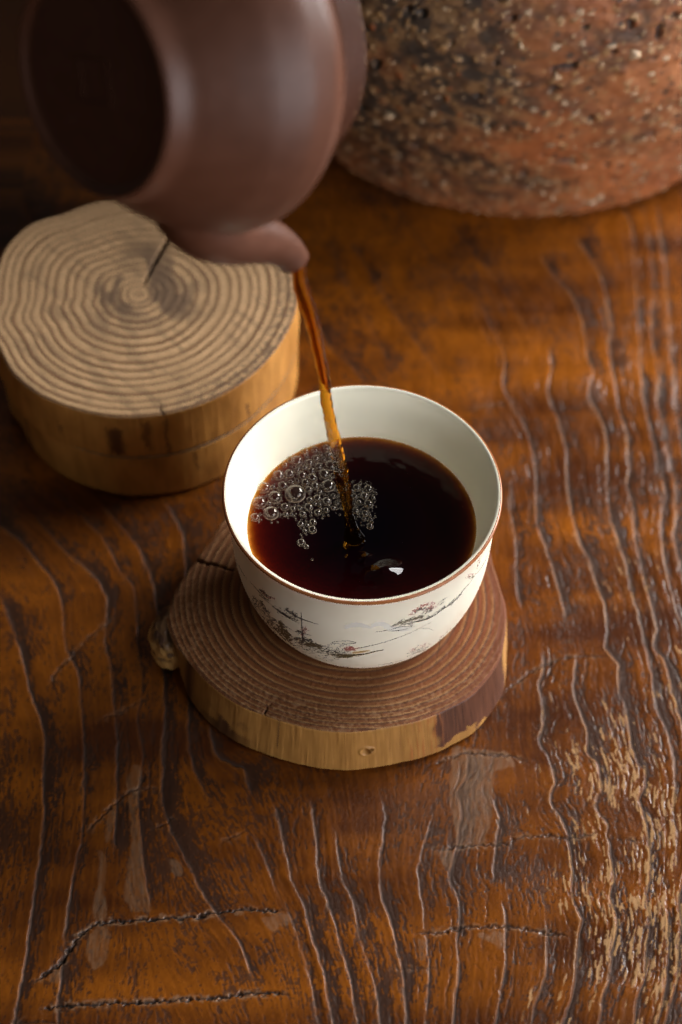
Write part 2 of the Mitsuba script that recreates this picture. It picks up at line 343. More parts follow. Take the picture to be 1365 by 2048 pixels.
def make_round(key, centre, pith, z0, z1, edge_r, low_r, rings, top_col, side_col, cracks=(), nt=900, nr=170, rough=0.00006, seed=0, dents=(), fuzz=.0003, ring_r=None):
    """centre: the outline's centre, pith: the rings' centre, edge_r(angle), low_r(angle): the outline's radius at the top and at the foot."""
    a = np.arange(nt) * 2 * np.pi / nt
    er, lr = edge_r(a), low_r(a)
    edge = centre + np.c_[er * np.cos(a), er * np.sin(a)]
    t = np.linspace(0.004, 1, nr) ** 0.85
    p = pith + t[:, None, None] * (edge - pith)                       # (nr, nt, 2)
    rho = t[:, None] * np.linalg.norm(edge - pith, axis=1).mean() * np.ones(nt)
    if ring_r is not None:
        rho = np.linalg.norm(p - pith, axis=-1) / ring_r(np.arctan2(p[..., 1] - pith[1], p[..., 0] - pith[0])) * .0495
    q = np.concatenate([p, np.full(p.shape[:2] + (1,), seed * 1.7)], -1)
    wob = (meshkit.fbm(q * 55, 3, seed) - .5) * 0.0009 + (meshkit.fbm(q * 400, 2, seed + 5) - .5) * fuzz
    rr = rho + wob
    k = np.clip(np.searchsorted(rings, rr) - 1, 0, len(rings) - 2)
    ph = np.clip((rr - rings[k]) / (rings[k + 1] - rings[k]), 0, 1)   # 0 just past a ring's line, 1 at the next
    dist = np.linalg.norm(edge - p, axis=-1)                           # to the rim
    late = smooth(.45, .93, ph) * smooth(1.0, .94, ph)
    crackd = np.full(rr.shape, 1.0)
    cdep = np.zeros(rr.shape)
    for line, wdt, dep in cracks:
        l = dense(np.asarray(line), 0.0002)
        d, i = cKDTree(l).query((p + (meshkit.fbm(q * 700, 2, 77)[..., None] - .5) * .0012).reshape(-1, 2))
        u = i / (len(l) - 1)
        wl = wdt * (0.25 + 0.75 * u)
        d = (d / wl).reshape(rr.shape)
        cdep = np.minimum(cdep, -dep * np.exp(-d ** 4) * (0.35 + .65 * u.reshape(rr.shape)))
        crackd = np.minimum(crackd, d)
    z = z1 + cdep + 0.00013 * late + rough * 2 * (meshkit.fbm(q * 1300, 2, seed + 2) - .5) - 0.0004 * smooth(0.0007, 0.0, dist)
    c = top_col(q, rr, ph, late, k, dist)
    c = lerp(c, np.array([0.012, 0.008, 0.006]), smooth(1.15, .6, crackd))
    v = np.concatenate([p, z[..., None]], -1).reshape(-1, 3)
    v = np.vstack([v, [[*pith, z1]]])
    f = grid_faces(nr, nt, True)
    j = np.arange(nt)
    f = np.vstack([f[:, ::-1] if False else f, np.c_[np.full(nt, nr * nt), j, (j + 1) % nt]])
    tri = mesh(v, f)
    if tri.face_normals[len(f) // 3][2] < 0:
        f = f[:, ::-1]
    scene[key + '__cut_face'] = ply(mesh(v, f), 'cut_wood', smooth=True, color=np.vstack([c.reshape(-1, 3), c[0, :1]]))
    ns = 64
    u = np.linspace(0, 1, ns)[:, None]
    h = z1 - z0
    rad = er + (lr - er) * u
    zz = z1 - 0.0004 - u * (h - 0.0004) + 0 * a
    rad = rad + 0.0004 * smooth(0, .03, u) - 0.0004 + 0.0006 * (meshkit.fbm(np.stack([np.cos(a) * 9, np.sin(a) * 9, 0 * a + seed], -1), 3, seed) - .5) * smooth(0, .2, u)
    rad = rad - .0012 * smooth(.94, 1, u)
    ss = np.stack([np.cos(a) * 160 + 0 * u, np.sin(a) * 160 + 0 * u, u * 1.2 + seed + 0 * a], -1)
    grain = meshkit.fbm(ss, 3, seed + 8)
    rad = rad + 0.00022 * (grain - .5)
    for da, du, dr, dd_ in dents:                                      # knot holes: angle, height, size, depth
        g = ((a - da + np.pi) % (2 * np.pi) - np.pi) * er.mean() / dr
        e = np.hypot(g, (u - du) * h / dr)
        rad = rad - dd_ * np.exp(-e ** 4) + dd_ * .22 * np.exp(-((e - 1.5) / .5) ** 2)
    sc = side_col(a, u, zz, grain, rad)
    v = np.stack([centre[0] + rad * np.cos(a), centre[1] + rad * np.sin(a), zz], -1).reshape(-1, 3)
    sc = sc.reshape(-1, 3)
    n = len(v)
    v = np.vstack([v, [[*centre, z0]]])
    f = grid_faces(ns, nt, True)[:, ::-1]
    f = np.vstack([f, np.c_[np.full(nt, n), (ns - 1) * nt + (j + 1) % nt, (ns - 1) * nt + j]])
    scene[key + '__peeled_side'] = ply(mesh(v, f), 'peeled_wood', smooth=True, color=np.vstack([sc, sc[-1:]]))


def ring_lines(widths):
    return np.r_[-.001, np.cumsum(widths)]


def blend_outline(pts, z, centre, r0):
    a, r = outline(pts, z, centre)
    # where nothing was measured the outline runs on as a circle
    aa = np.r_[a - 2 * np.pi, a, a + 2 * np.pi]
    rr = np.r_[r, r, r]
    gaps = []
    for i in range(len(a), 2 * len(a)):
        g = aa[i + 1] - aa[i]
        if g > 0.45:
            m = int(g / .3)
            gaps += [(aa[i] + g * (j + 1) / (m + 1)) for j in range(m)]
    ga = np.array(gaps + [g - 2 * np.pi for g in gaps] + [g + 2 * np.pi for g in gaps])
    aa = np.r_[aa, ga]
    rr = np.r_[rr, np.full(len(ga), r0)]
    o = np.argsort(aa)
    f = PchipInterpolator(aa[o], rr[o])
    return lambda t: f((np.asarray(t) + np.pi) % (2 * np.pi) - np.pi)


# the coaster under the cup
COA = np.array([-0.0047, 0.0008])
co_pts = [(366,1307),(395,1342),(423,1370),(480,1410),(531,1430),(594,1450),(674,1463),(754,1457),(834,1441),(897,1416),(954,1381),(994,1330),(1011,1267),(1013,1216),(1000,1170),(989,1136),
          (352,1290),(341,1268),(334,1243),(338,1215),(349,1187),(389,1124),(423,1079)]
co_edge = blend_outline(co_pts, CUP_Z, COA, 0.0495)
co_ring = ring_lines([.0032, .0036, .0034, .0036, .0032, .0036, .0034, .0030, .0032, .0030, .0028, .0026, .0026, .0024, .0022, .0020, .0018, .0017, .0016, .0016, .0016, .002, .003])


def co_low(a):
    r = co_edge(a)
    knob = np.exp(-(((a - 3.42 + np.pi) % (2 * np.pi) - np.pi) / .17) ** 2)
    return r + .0030 * np.clip(-np.sin(a) + .3, 0, 1) - .0030 * knob


def co_top(q, rr, ph, late, k, dist):
    x, y = q[..., 0], q[..., 1]
    n1, n2, n3 = meshkit.fbm(q * 60, 3, 3), meshkit.fbm(q * 1500, 2, 4), meshkit.fbm(q * 220, 2, 19)
    rightish = smooth(-.01, .045, x + .3 * y)
    outer = smooth(.038, .047, rr) * (.4 + .6 * smooth(.02, -.02, y))
    base = lerp([0.170, 0.060, 0.019], [0.205, 0.058, 0.020], rightish)
    line = lerp([0.29, 0.145, 0.058], [0.36, 0.165, 0.060], rightish)
    pale = smooth(.52, .74, ph) * smooth(.97, .84, ph)
    c = lerp(base, line, np.clip(pale * (.45 + .7 * n3 + .25 * (n2 - .5)), 0, 1))
    c = lerp(c, np.array([0.060, 0.026, 0.013]), np.clip(smooth(.86, .97, ph) + smooth(.22, .02, ph), 0, 1) * (.45 + .5 * n1))
    c = lerp(c, np.array([0.36, 0.23, 0.125]), outer * smooth(.52, .72, n2) * .3)
    c = lerp(c, np.array([0.05, 0.025, 0.015]), outer * smooth(.44, .30, n2) * .35)
    c = lerp(c, np.array([0.17, 0.055, 0.026]), rightish * smooth(.0042, .0020, dist) * .8)
    return c * (0.8 + .4 * n1[..., None])


def co_side(a, u, zz, grain, rad):
    g2 = meshkit.fbm(np.stack([np.cos(a) * 40 + 0 * u, np.sin(a) * 40 + 0 * u, u * 2 + 0 * a], -1), 3, 5)
    c = lerp([0.20, 0.083, 0.017], [0.43, 0.215, 0.056], np.clip(.15 + .9 * grain + .5 * (g2 - .5), 0, 1))
    A = (a + np.pi) % (2 * np.pi) - np.pi
    edge = meshkit.fbm(np.stack([np.cos(a) * 14 + 0 * u, np.sin(a) * 14 + 0 * u, u * 3 + 0 * a], -1), 3, 6)
    bark = smooth(-1.06, -1.0, A + .10 * (edge - .5)) * smooth(-.36, -.44, A + .1 * (edge - .5)) * smooth(.86, .80, u + .7 * (edge - .5) - .25 * smooth(-.8, -.6, A))
    c = lerp(c, lerp([0.052, 0.017, 0.008], [0.115, 0.042, 0.020], np.clip(grain * 1.8 - .4, 0, 1)), bark)
    fl = smooth(-1.30, -1.2, A) * smooth(-.95, -1.02, A) * smooth(.56, .66, grain)
    c = lerp(c, np.array([0.30, 0.09, 0.02]), fl * .7)
    dk = np.exp(-((((a - 3.62) + np.pi) % (2 * np.pi) - np.pi) / .05) ** 2)
    c = lerp(c, np.array([0.05, 0.02, 0.01]), np.clip(dk * .9, 0, 1) * np.ones_like(u))
    dk2 = np.exp(-((((a - 3.38) + np.pi) % (2 * np.pi) - np.pi) / .10) ** 2) * smooth(.45, .2, u + .4 * (edge - .5))
    c = lerp(c, np.array([0.07, 0.028, 0.012]), np.clip(dk2, 0, 1) * .85)
    lowb = np.exp(-((((a - 3.95) + np.pi) % (2 * np.pi) - np.pi) / .16) ** 2) * smooth(.55, .8, u + 1.0 * (edge - .5))
    c = lerp(c, np.array([0.06, 0.022, 0.010]), lowb * .9)
    back = smooth(2.2, 2.5, np.abs(A)) * (a < np.pi) 
    c = lerp(c, np.array([0.08, 0.03, 0.015]), back * .8 * np.ones_like(u))
    ck = np.exp(-((A + 1.985) / .005) ** 2) * smooth(.75, .6, u)
    c = lerp(c, np.array([0.06, 0.03, 0.012]), ck * .8)
    return c


c2 = lambda pts: onz(pts, CUP_Z)[:, :2]
ang = lambda px, z, c: math.atan2(*(onz([px], z)[0, :2] - c)[::-1])
make_round('log_coaster', COA, COA + [.001, .001], 0.0004, CUP_Z, co_edge, co_low, co_ring, co_top, co_side,
           cracks=[(c2([(470,1143),(430,1130),(390,1120)]), .0007, .003), (c2([(545,1405),(533,1420),(529,1432)]), .0003, .001)], seed=1, rough=0.00012, ring_r=lambda t: .0495 + .0012 * np.cos(2 * t + .6) + .0007 * np.cos(3 * t + 2) + .0010 * np.cos(t - 1.2), fuzz=.00018,
           dents=[(math.atan2(-.0498, .0060), .50, .00105, .0022), (math.atan2(-.0498, .0075), .47, .0006, .0015)])
kn = trimesh.creation.icosphere(5, 1.0)
kv = kn.vertices.copy()
kv[:, 2] = np.sign(kv[:, 2]) * np.abs(kv[:, 2]) ** .75
kq = kv * [.0066, .0092, .0089]
kq += (meshkit.fbm(kv * 2.2, 3, 91)[:, None] - .5) * .0028 * kv
ka = math.radians(190)
kn_c = onz([(343, 1266)], .0120)[0, :2]
kw = np.c_[kq[:, 0] + kn_c[0], kq[:, 1] + kn_c[1], kq[:, 2] + .0092]
kg = meshkit.fbm(np.c_[kv[:, :2] * 5, kv[:, 2] * 1.5], 3, 92)
kc = lerp([0.30, 0.14, 0.035], [0.58, 0.34, 0.11], np.clip(kg * 1.3 - .1, 0, 1))
kc = lerp(kc, np.array([0.055, 0.024, 0.012]), np.clip(smooth(.30, .85, kv[:, 2] + .8 * (kg - .5)) * .9 + smooth(.56, .68, meshkit.fbm(kv * 2.6, 2, 93)) * .8, 0, 1))
scene['log_coaster__knot_bump'] = ply(mesh(kw, kn.faces), 'peeled_wood', smooth=True, color=kc)
labels['log_coaster'] = {'label': 'thin reddish brown log slice coaster with a knot bump, under the white cup', 'category': 'coaster'}

# the pair of rounds stacked on the left
STZ = 0.0425
STC = onz([(290, 606)], STZ)[0, :2]
st_pts = [(50,455),(15,490),(-12,600),(0,700),(30,752),(80,790),(150,818),(230,833),(310,830),(390,812),(460,780),(520,735),(565,680),(592,620),(597,590)]
st_edge = blend_outline(st_pts, STZ, STC, 0.0520)
st_pith = onz([(278, 588)], STZ)[0, :2]
st_ring = ring_lines([.0020, .0024, .0022, .0030, .0034, .0028, .0038, .0036, .0030, .0040, .0030, .0034, .0026, .0036, .0028, .0030, .0024, .0030, .0024, .0028, .0024, .003, .005])


def st_top(q, rr, ph, late, k, dist):
    x, y = q[..., 0] - st_pith[0], q[..., 1] - st_pith[1]
    n1, n2 = meshkit.fbm(q * 70, 3, 13), meshkit.fbm(q * 900, 2, 14)
    base = lerp([0.56, 0.355, 0.185], [0.70, 0.45, 0.24], np.clip(n1 * 1.3 - .2, 0, 1))
    c = lerp(base, np.array([0.23, 0.115, 0.052]), np.clip(smooth(.34, .88, ph) * smooth(1.0, .90, ph) * (.55 + .8 * n1 + .35 * ((k * 37) % 11 / 11.0 - .4)), 0, 1))
    core = smooth(.026, .006, rr + .02 * (n1 - .5))
    blot = meshkit.fbm(q * [150, 110, 1], 3, 15)
    c = lerp(c, np.array([0.13, 0.082, 0.055]), np.clip(core * (smooth(.40, .58, blot) * .75 + .10), 0, 1))
    streaks = smooth(.50, .7, meshkit.fbm(np.stack([(x + y) * 320, (y - x) * 60, 0 * x], -1), 3, 16)) * smooth(.5, .6, meshkit.fbm(q * 40, 2, 18))
    c = lerp(c, np.array([0.13, 0.08, 0.05]), streaks * .32)
    rim = smooth(.012, .001, dist) * smooth(.0, .03, x) * smooth(.48, .66, n2)
    c = lerp(c, np.array([0.12, 0.075, 0.05]), rim * .75)
    return c * (0.9 + .2 * n2[..., None])


def st_side(seed, marks):
    def fn(a, u, zz, grain, rad):
        g2 = meshkit.fbm(np.stack([np.cos(a) * 9 + 0 * u, np.sin(a) * 9 + 0 * u, u * 1.5 + 0 * a], -1), 3, seed)
        c = lerp([0.27, 0.105, 0.018], [0.56, 0.265, 0.060], np.clip(.1 + .55 * grain + 1.1 * (g2 - .3), 0, 1))
        A = (a + np.pi) % (2 * np.pi) - np.pi
        for a0, w, u0, u1, s in marks:
            e = meshkit.fbm(np.stack([np.cos(a) * 60 + 0 * u, np.sin(a) * 60 + 0 * u, u * 6 + 0 * a], -1), 2, seed + 3)
            m = np.exp(-(((A - a0) + .04 * (e - .5)) / w) ** 4) * smooth(u0 - .05, u0, u + .3 * (e - .5)) * smooth(u1, u1 - .08, u + .3 * (e - .5))
            c = lerp(c, np.array([0.075, 0.026, 0.012]), np.clip(m * s, 0, 1))
        return c
    return fn


sa = lambda px, z: ang(px, z, STC)
st_low = lambda a: st_edge(a) - 0.0002
SEAM = 0.0215
make_round('log_round', STC, st_pith, SEAM + .0002, STZ, st_edge, st_low, st_ring, st_top,
           st_side(31, [(sa((224, 835), STZ), .055, .30, .95, .9), (sa((290, 835), STZ), .03, .2, .8, .6), (sa((330, 828), STZ), .012, .0, 1.0, .7), (sa((497, 760), STZ), .012, .6, .95, .7), (sa((112, 805), STZ), .012, .45, .75, .6)]),
           cracks=[(onz([(288,570),(300,545),(318,510),(333,483),(350,455),(375,420)], STZ)[:, :2], .0014, .009), (onz([(318,790),(322,812),(327,832)], STZ)[:, :2], .0002, .0006)], seed=3)
labels['log_round'] = {'label': 'pale log slice with wide growth rings and a split, upper of the stacked pair', 'category': 'wood slice'}
ed2 = lambda a: st_edge(a) - 0.0005 - 0.0018 * np.exp(-((((a - 3.65) + np.pi) % (2 * np.pi) - np.pi) / .62) ** 2)
make_round('log_round_001', STC, st_pith, 0.0004, SEAM, ed2, lambda a: ed2(a) - .0006, st_ring, st_top,
           st_side(37, [(3.75 - 2 * np.pi, .02, 0, 1, .8), (-1.2, .01, .1, .5, .5)]), seed=5, nr=40, nt=720)
labels['log_round_001'] = {'label': 'plain tan log slice, lower of the stacked pair, flat on the table', 'category': 'wood slice'}

# ------------------------------------------------------------------ the rough stoneware jar behind
JC, JR = np.array([0.0631, 0.2810]), 0.0942
jprof = spline([(JR - .002, 0.0), (JR + .0035, .0045), (.1060, .022), (.1160, .045), (.1230, .075), (.1230, .105), (.112, .14), (.088, .17), (.066, .188), (.058, .20), (.060, .215)], 340)
jprof = np.vstack([[(0.0, 0.0), (.05, 0.0)], jprof, [(.055, .215), (.053, .20), (.06, .187), (.0, .10)]])
NJ = 1100
jv, jf = lathe(jprof, NJ)
jn = mesh(jv, jf).vertex_normals
low = smooth(.016, .0, jv[:, 2])
disp = 0.0022 * (meshkit.fbm(jv * 60, 3, 50) - .5) + 0.0018 * (meshkit.fbm(jv * 330, 3, 51) - .5) * (.6 + .9 * low)
pit = smooth(.70, .80, meshkit.fbm(jv * 210, 2, 52))
disp -= 0.0016 * pit
disp[jv[:, 2] < 1e-5] = 0
jv2 = jv + jn * disp[:, None]
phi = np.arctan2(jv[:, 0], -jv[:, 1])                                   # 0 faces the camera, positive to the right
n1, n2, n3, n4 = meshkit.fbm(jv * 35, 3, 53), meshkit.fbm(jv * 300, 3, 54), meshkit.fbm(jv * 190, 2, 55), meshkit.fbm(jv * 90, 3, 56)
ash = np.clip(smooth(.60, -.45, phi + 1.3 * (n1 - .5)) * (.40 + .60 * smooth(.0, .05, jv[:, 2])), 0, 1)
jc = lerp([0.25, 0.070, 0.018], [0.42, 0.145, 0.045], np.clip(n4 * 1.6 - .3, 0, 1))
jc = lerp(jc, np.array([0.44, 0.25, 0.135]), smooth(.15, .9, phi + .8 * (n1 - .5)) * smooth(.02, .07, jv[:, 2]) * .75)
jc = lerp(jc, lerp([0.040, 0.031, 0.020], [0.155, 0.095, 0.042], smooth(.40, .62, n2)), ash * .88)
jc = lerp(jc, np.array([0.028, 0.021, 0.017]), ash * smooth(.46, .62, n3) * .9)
# grains of every colour fired into the clay
ng = 13000
gph, gz = rng.uniform(-np.pi, np.pi, ng), rng.uniform(.0, .19, ng)
grr = PchipInterpolator(np.maximum.accumulate(jprof[2:300, 1] + np.arange(298) * 1e-7), jprof[2:300, 0])(gz)
gr = .0005 + .0011 * rng.random(ng) ** 2
gcol = np.array([[.42, .27, .14], [.30, .17, .07], [.05, .035, .025], [.24, .075, .02], [.50, .38, .25]])[rng.choice(5, ng, p=[.30, .27, .2, .13, .10])] * rng.uniform(.6, 1.1, (ng, 1))
gd_, gi_ = cKDTree(np.c_[grr * np.sin(gph), -grr * np.cos(gph), gz]).query(jv + .0011 * np.stack([meshkit.noise(jv * 900, 80 + k) - .5 for k in range(3)], -1))
gm = smooth(1.1, .7, gd_ / gr[gi_])
jc = jc * (1 - .85 * gm[:, None]) + gcol[gi_] * .85 * gm[:, None]
jv2 = jv2 + jn * (gm * gr[gi_] * .35 * (gcol[gi_].sum(1) > .2))[:, None]
jc = lerp(jc, np.array([0.02, 0.015, 0.015]), pit * .8)
jc = lerp(jc, np.array([0.36, 0.24, 0.14]), smooth(.007, .001, jv[:, 2]) * .5)
mat('stoneware', base_color=VCOL, roughness=.6, specular=.4)
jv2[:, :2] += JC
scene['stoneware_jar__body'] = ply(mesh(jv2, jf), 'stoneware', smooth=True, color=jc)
scene['pale_grit'] = {'type': 'principled', 'base_color': rgb(.44, .31, .19), 'roughness': .45}
ico = trimesh.creation.icosphere(1, 1.0)
gv, gf, at = [], [], 0
jr_of = PchipInterpolator(np.maximum.accumulate(jprof[2:250, 1] + np.arange(248) * 1e-7), jprof[2:250, 0])
for k in range(150):
    ph_, zz_ = rng.uniform(-1.5, 1.6), rng.uniform(.002, .135)
    rad_ = jr_of(zz_)
    s_ = 0.0006 + 0.0016 * rng.random() ** 3
    o = np.array([JC[0] + rad_ * math.sin(ph_), JC[1] - rad_ * math.cos(ph_), zz_])
    vv = ico.vertices * s_ * rng.uniform(.6, 1.25, 3) * (1 + .25 * rng.standard_normal((len(ico.vertices), 1)))
    gv.append(vv + o - 0.25 * s_ * np.array([math.sin(ph_), -math.cos(ph_), 0]))
    gf.append(ico.faces + at)
    at += len(vv)
scene['stoneware_jar__grit'] = ply(mesh(np.vstack(gv), np.vstack(gf)), 'pale_grit', smooth=True)
labels['stoneware_jar'] = {'label': 'large rough speckled orange brown stoneware jar behind the cup', 'category': 'jar'}
labels['stoneware_jar__grit'] = {'label': 'pale mineral grains in the clay', 'kind': 'stuff'}

# ------------------------------------------------------------------ the tilted clay teapot
mat('brown_clay', base_color=proc(lambda p, n, uv: mikit.mix((.068, .024, .012), (.094, .036, .020), mikit.fbm(p.x * 260, p.y * 260, p.z * 260, 3))), roughness=.44, specular=.31)
POT_F = np.array([-0.0612, -0.0110, 0.2288])
pa = np.array([.694, .659, -.291])
pa /= np.linalg.norm(pa)
SP_TIP = np.array([-0.0169, -0.0010, 0.1625])
pd = SP_TIP - POT_F
pd -= pd @ pa * pa
pd /= np.linalg.norm(pd)                                               # the spout's side
pe = np.cross(pa, pd)
POT = np.stack([pd, pe, pa], 1)                                        # local x: spout, z: up the pot


def pot(v):
    return v @ POT.T + POT_F


body = curve([(.0, .0014), (.0228, .0014), (.0238, .0010), (.0244, .0002), (.0253, -.0003), (.0262, .0006), (.0268, .0024), (.0277, .0046), (.0306, .0085), (.0347, .0140), (.0392, .0215), (.0416, .0295),
              (.0417, .0340), (.0397, .0390), (.0360, .0430), (.0315, .0459), (.0284, .0472)], 220)
v, f = lathe(body, 200)
scene['clay_teapot__body'] = ply(mesh(pot(v), f), 'brown_clay', smooth=35)
for i in range(3):
    z_ = .0482 + i * .0029
    r_ = .0298 - i * .0005
    c_ = curve([(r_ - .003, z_ - .0002), (r_, z_), (r_ + .0015, z_ + .0007), (r_ + .0019, z_ + .0014), (r_ + .0015, z_ + .0021), (r_, z_ + .0028), (r_ - .003, z_ + .0030)], 24)
    v, f = lathe(c_, 160)
    scene['clay_teapot__collar_ridge' + (f'_{i:03d}' if i else '')] = ply(mesh(pot(v), f), 'brown_clay', smooth=40)
lid = curve([(.0240, .0560), (.0246, .0568), (.0236, .0578), (.0170, .0588), (.0090, .0598), (.0045, .0602), (.0040, .0615), (.0060, .0632), (.0066, .0648), (.0050, .0664), (.0, .0670)], 90)
v, f = lathe(lid, 128)
scene['clay_teapot__lid'] = ply(mesh(pot(v), f), 'brown_clay', smooth=40)


def tube(path, ra, rb, up, n=40, cap=True):
    """A pipe along the path with half-widths ra (sideways) and rb (along up)."""
    path = np.asarray(path, float)
    t = np.gradient(path, axis=0)
    t /= np.linalg.norm(t, axis=1, keepdims=True)
    s = np.cross(t, up)
    s /= np.linalg.norm(s, axis=1, keepdims=True)
    u = np.cross(s, t)
    a = np.arange(n) * 2 * np.pi / n
    v = path[:, None] + np.asarray(ra)[:, None, None] * np.cos(a)[None, :, None] * s[:, None] + np.asarray(rb)[:, None, None] * np.sin(a)[None, :, None] * u[:, None]
    f = grid_faces(len(path), n, True)
    v = v.reshape(-1, 3)
    if cap:
        m = len(v)
        v = np.vstack([v, path[:1], path[-1:]])
        j = np.arange(n)
        f = np.vstack([f, np.c_[np.full(n, m), (j + 1) % n, j], np.c_[np.full(n, m + 1), (len(path) - 1) * n + j, (len(path) - 1) * n + (j + 1) % n]])
    tm = mesh(v, f)
    if tm.volume < 0:
        tm = mesh(v, f[:, ::-1])
    return tm


tip_l = (SP_TIP - POT_F) @ POT                                          # the tip in the pot's own frame
sp_path = spline([(.030, 0, .026), (.040, 0, .031), (tip_l[0] - .0095, 0, tip_l[2] - .0105), (tip_l[0] - .0015, 0, tip_l[2] - .0010)], 40)
uu = np.linspace(0, 1, 40)
sp_w = np.interp(uu, [0, .35, .8, 1], [.0120, .0085, .0052, .0040])
sp = tube(sp_path, sp_w, sp_w * 1.02, np.array([0, 1.0, 0]), 48)
scene['clay_teapot__spout'] = ply(mesh(pot(sp.vertices), sp.faces), 'brown_clay', smooth=50)
han = spline([(-.036, 0, .045), (-.052, 0, .050), (-.064, 0, .040), (-.062, 0, .022), (-.048, 0, .014), (-.034, 0, .016)], 50)
hm = tube(han, np.full(50, .0042), np.full(50, .0036), np.array([0, 1.0, 0]), 24)
scene['clay_teapot__handle'] = ply(mesh(pot(hm.vertices), hm.faces), 'brown_clay', smooth=50)
sm = []
for x0, x1, y0, y1 in ((-.0052, .0052, -.0052, -.0044), (-.0052, .0052, .0044, .0052), (-.0052, -.0044, -.0044, .0044), (.0044, .0052, -.0044, .0044)):
    b = trimesh.creation.box([x1 - x0, y1 - y0, .0006])
    b.apply_translation([(x0 + x1) / 2, (y0 + y1) / 2, .0013])
    sm.append(b)
sm = trimesh.util.concatenate(sm)
scene['clay_teapot__stamped_square'] = ply(mesh(pot(sm.vertices), sm.faces), 'brown_clay')
labels['clay_teapot'] = {'label': 'tilted purple brown clay teapot pouring, its dark base towards us', 'category': 'teapot'}

# ------------------------------------------------------------------ the cup
R0 = CUP_Z
outer = [(.0197,.0003),(.0207,0),(.0216,.0004),(.0220,.0014),(.0253,.0026),(.0298,.0066),(.0334,.0126),(.0360,.0200),(.0375,.0280),(.0381,.0360),(.0385,.0450),(.0397,.0525)]
inner = [(.0380, .0522), (.0367, .0485), (.0354, .0435), (.0337, .0380), (.0320, .0305), (.0285, .0215), (.0220, .0135), (.0120, .0097), (.0, .0090)]
oc = curve(outer, 150)
lip = curve([oc[-1], (.04005, .0531), (.0399, .0536), (.0394, .0538)], 14)
ic = curve([(.0394, .0538), (.0390, .05382), (.0385, .0535)] + inner, 130)
mat('white_glaze', base_color=proc(lambda p, n, uv: mikit.mix((.765, .73, .575), (.805, .773, .625), mikit.fbm(p.x * 120, p.y * 120, p.z * 120, 3))), roughness=.22, specular=.5)
mat('iron_glaze', base_color=proc(lambda p, n, uv: mikit.mix((.21, .065, .02), (.36, .13, .045), mikit.fbm(p.x * 900, p.y * 900, p.z * 900, 2))), roughness=.25, specular=.5)
NC = 320
wall = np.vstack([[(0, .0018), (.0186, .0018)], oc])
v, f = lathe(wall, NC)
v[:, 2] += R0
scene['tea_cup__outside'] = ply(mesh(v, f), 'white_glaze', smooth=50)
v, f = lathe(lip, NC)
v[:, 2] += R0
scene['tea_cup__rim'] = ply(mesh(v, f), 'iron_glaze', smooth=True)
v, f = lathe(ic, NC)
v[:, 2] += R0
scene['tea_cup__inside'] = ply(mesh(v, f), 'white_glaze', smooth=True)
labels['tea_cup'] = {'label': 'white porcelain cup of black coffee with brown rim and painted river landscape', 'category': 'cup'}

# the overglaze painting: brush strokes lying on the glaze
o_r = PchipInterpolator(np.maximum.accumulate(oc[8:, 1] + np.arange(len(oc) - 8) * 1e-8), oc[8:, 0])
o_d = o_r.derivative()


def on_cup(px):
    """Where the sight line through the pixel first meets the cup's outside, and the normal there."""
    d = ray(px)
    t = np.full(len(d), .50)
    for _ in range(500):
        p = EYE + t[:, None] * d
        z = np.clip(p[:, 2] - R0, .0025, .0515)
        gap = np.hypot(p[:, 0], p[:, 1]) - o_r(z)
        t += np.where((gap > 0) | (p[:, 2] - R0 > .0520), np.clip(gap * .5, .00005, .002), 0)
    p = EYE + t[:, None] * d
    z = np.clip(p[:, 2] - R0, .0025, .0515)
    r = np.hypot(p[:, 0], p[:, 1])
    p[:, :2] *= (o_r(z) / r)[:, None]
    n = np.c_[p[:, :2] / o_r(z)[:, None], -o_d(z)]
    return p, n / np.linalg.norm(n, axis=1, keepdims=True)


paint, layer = {}, [0]


def put(kind, v, f):
    d = paint.setdefault(kind, [[], [], 0])
    d[0].append(v), d[1].append(f + d[2])
    d[2] += len(v)


def stroke(kind, pts, w0, w1=None, wm=None):
    """A brush line; widths in mm at its start, end and middle."""
    w1 = w0 * .4 if w1 is None else w1
    wm = max(w0, w1) if wm is None else wm
    q = dense(pts, 2.5)
    p, n = on_cup(q)
    t = np.gradient(p, axis=0)
    t /= np.linalg.norm(t, axis=1, keepdims=True) + 1e-12
    s = np.cross(n, t)
    u = np.linspace(0, 1, len(q))
    w = np.interp(u, [0, .5, 1], [w0, wm, w1]) * (.75 + .5 * rng.random(len(q))) * .00085
    layer[0] += 1
    p = p + n * (.00004 + .0000004 * (layer[0] % 60))
    put(kind, np.stack([p - s * w[:, None], p + s * w[:, None]], 1).reshape(-1, 3), grid_faces(len(q), 2))


def dabs(kind, pts, n, spread, size, stretch=1.6, ang0=0.0):
    """Leaf-like dabs scattered about a path; spread (x, y) in pixels, size in mm."""
    q = dense(pts, 3.0)
    c = q[rng.integers(0, len(q), n)] + rng.standard_normal((n, 2)) * np.asarray(spread)
    p, nn = on_cup(c)
    for i in range(n):
        e = np.cross(nn[i], [0, 0, 1.0])
        e /= np.linalg.norm(e)
        g = np.cross(nn[i], e)
        th = ang0 + rng.normal(0, .7)
        a = np.arange(6) * np.pi / 3 + rng.random()
        rr = size * .00088 * rng.uniform(.5, 1.4) * rng.uniform(.7, 1.2, 6)
        x, y = rr * np.cos(a) * stretch, rr * np.sin(a) / stretch
        layer[0] += 1
        o = p[i] + nn[i] * (.00004 + .0000004 * (layer[0] % 90))
        v = o + (x * math.cos(th) - y * math.sin(th))[:, None] * e + (x * math.sin(th) + y * math.cos(th))[:, None] * g
        put(kind, np.vstack([o, v]), np.array([[0, 1 + k, 1 + (k + 1) % 6] for k in range(6)]))


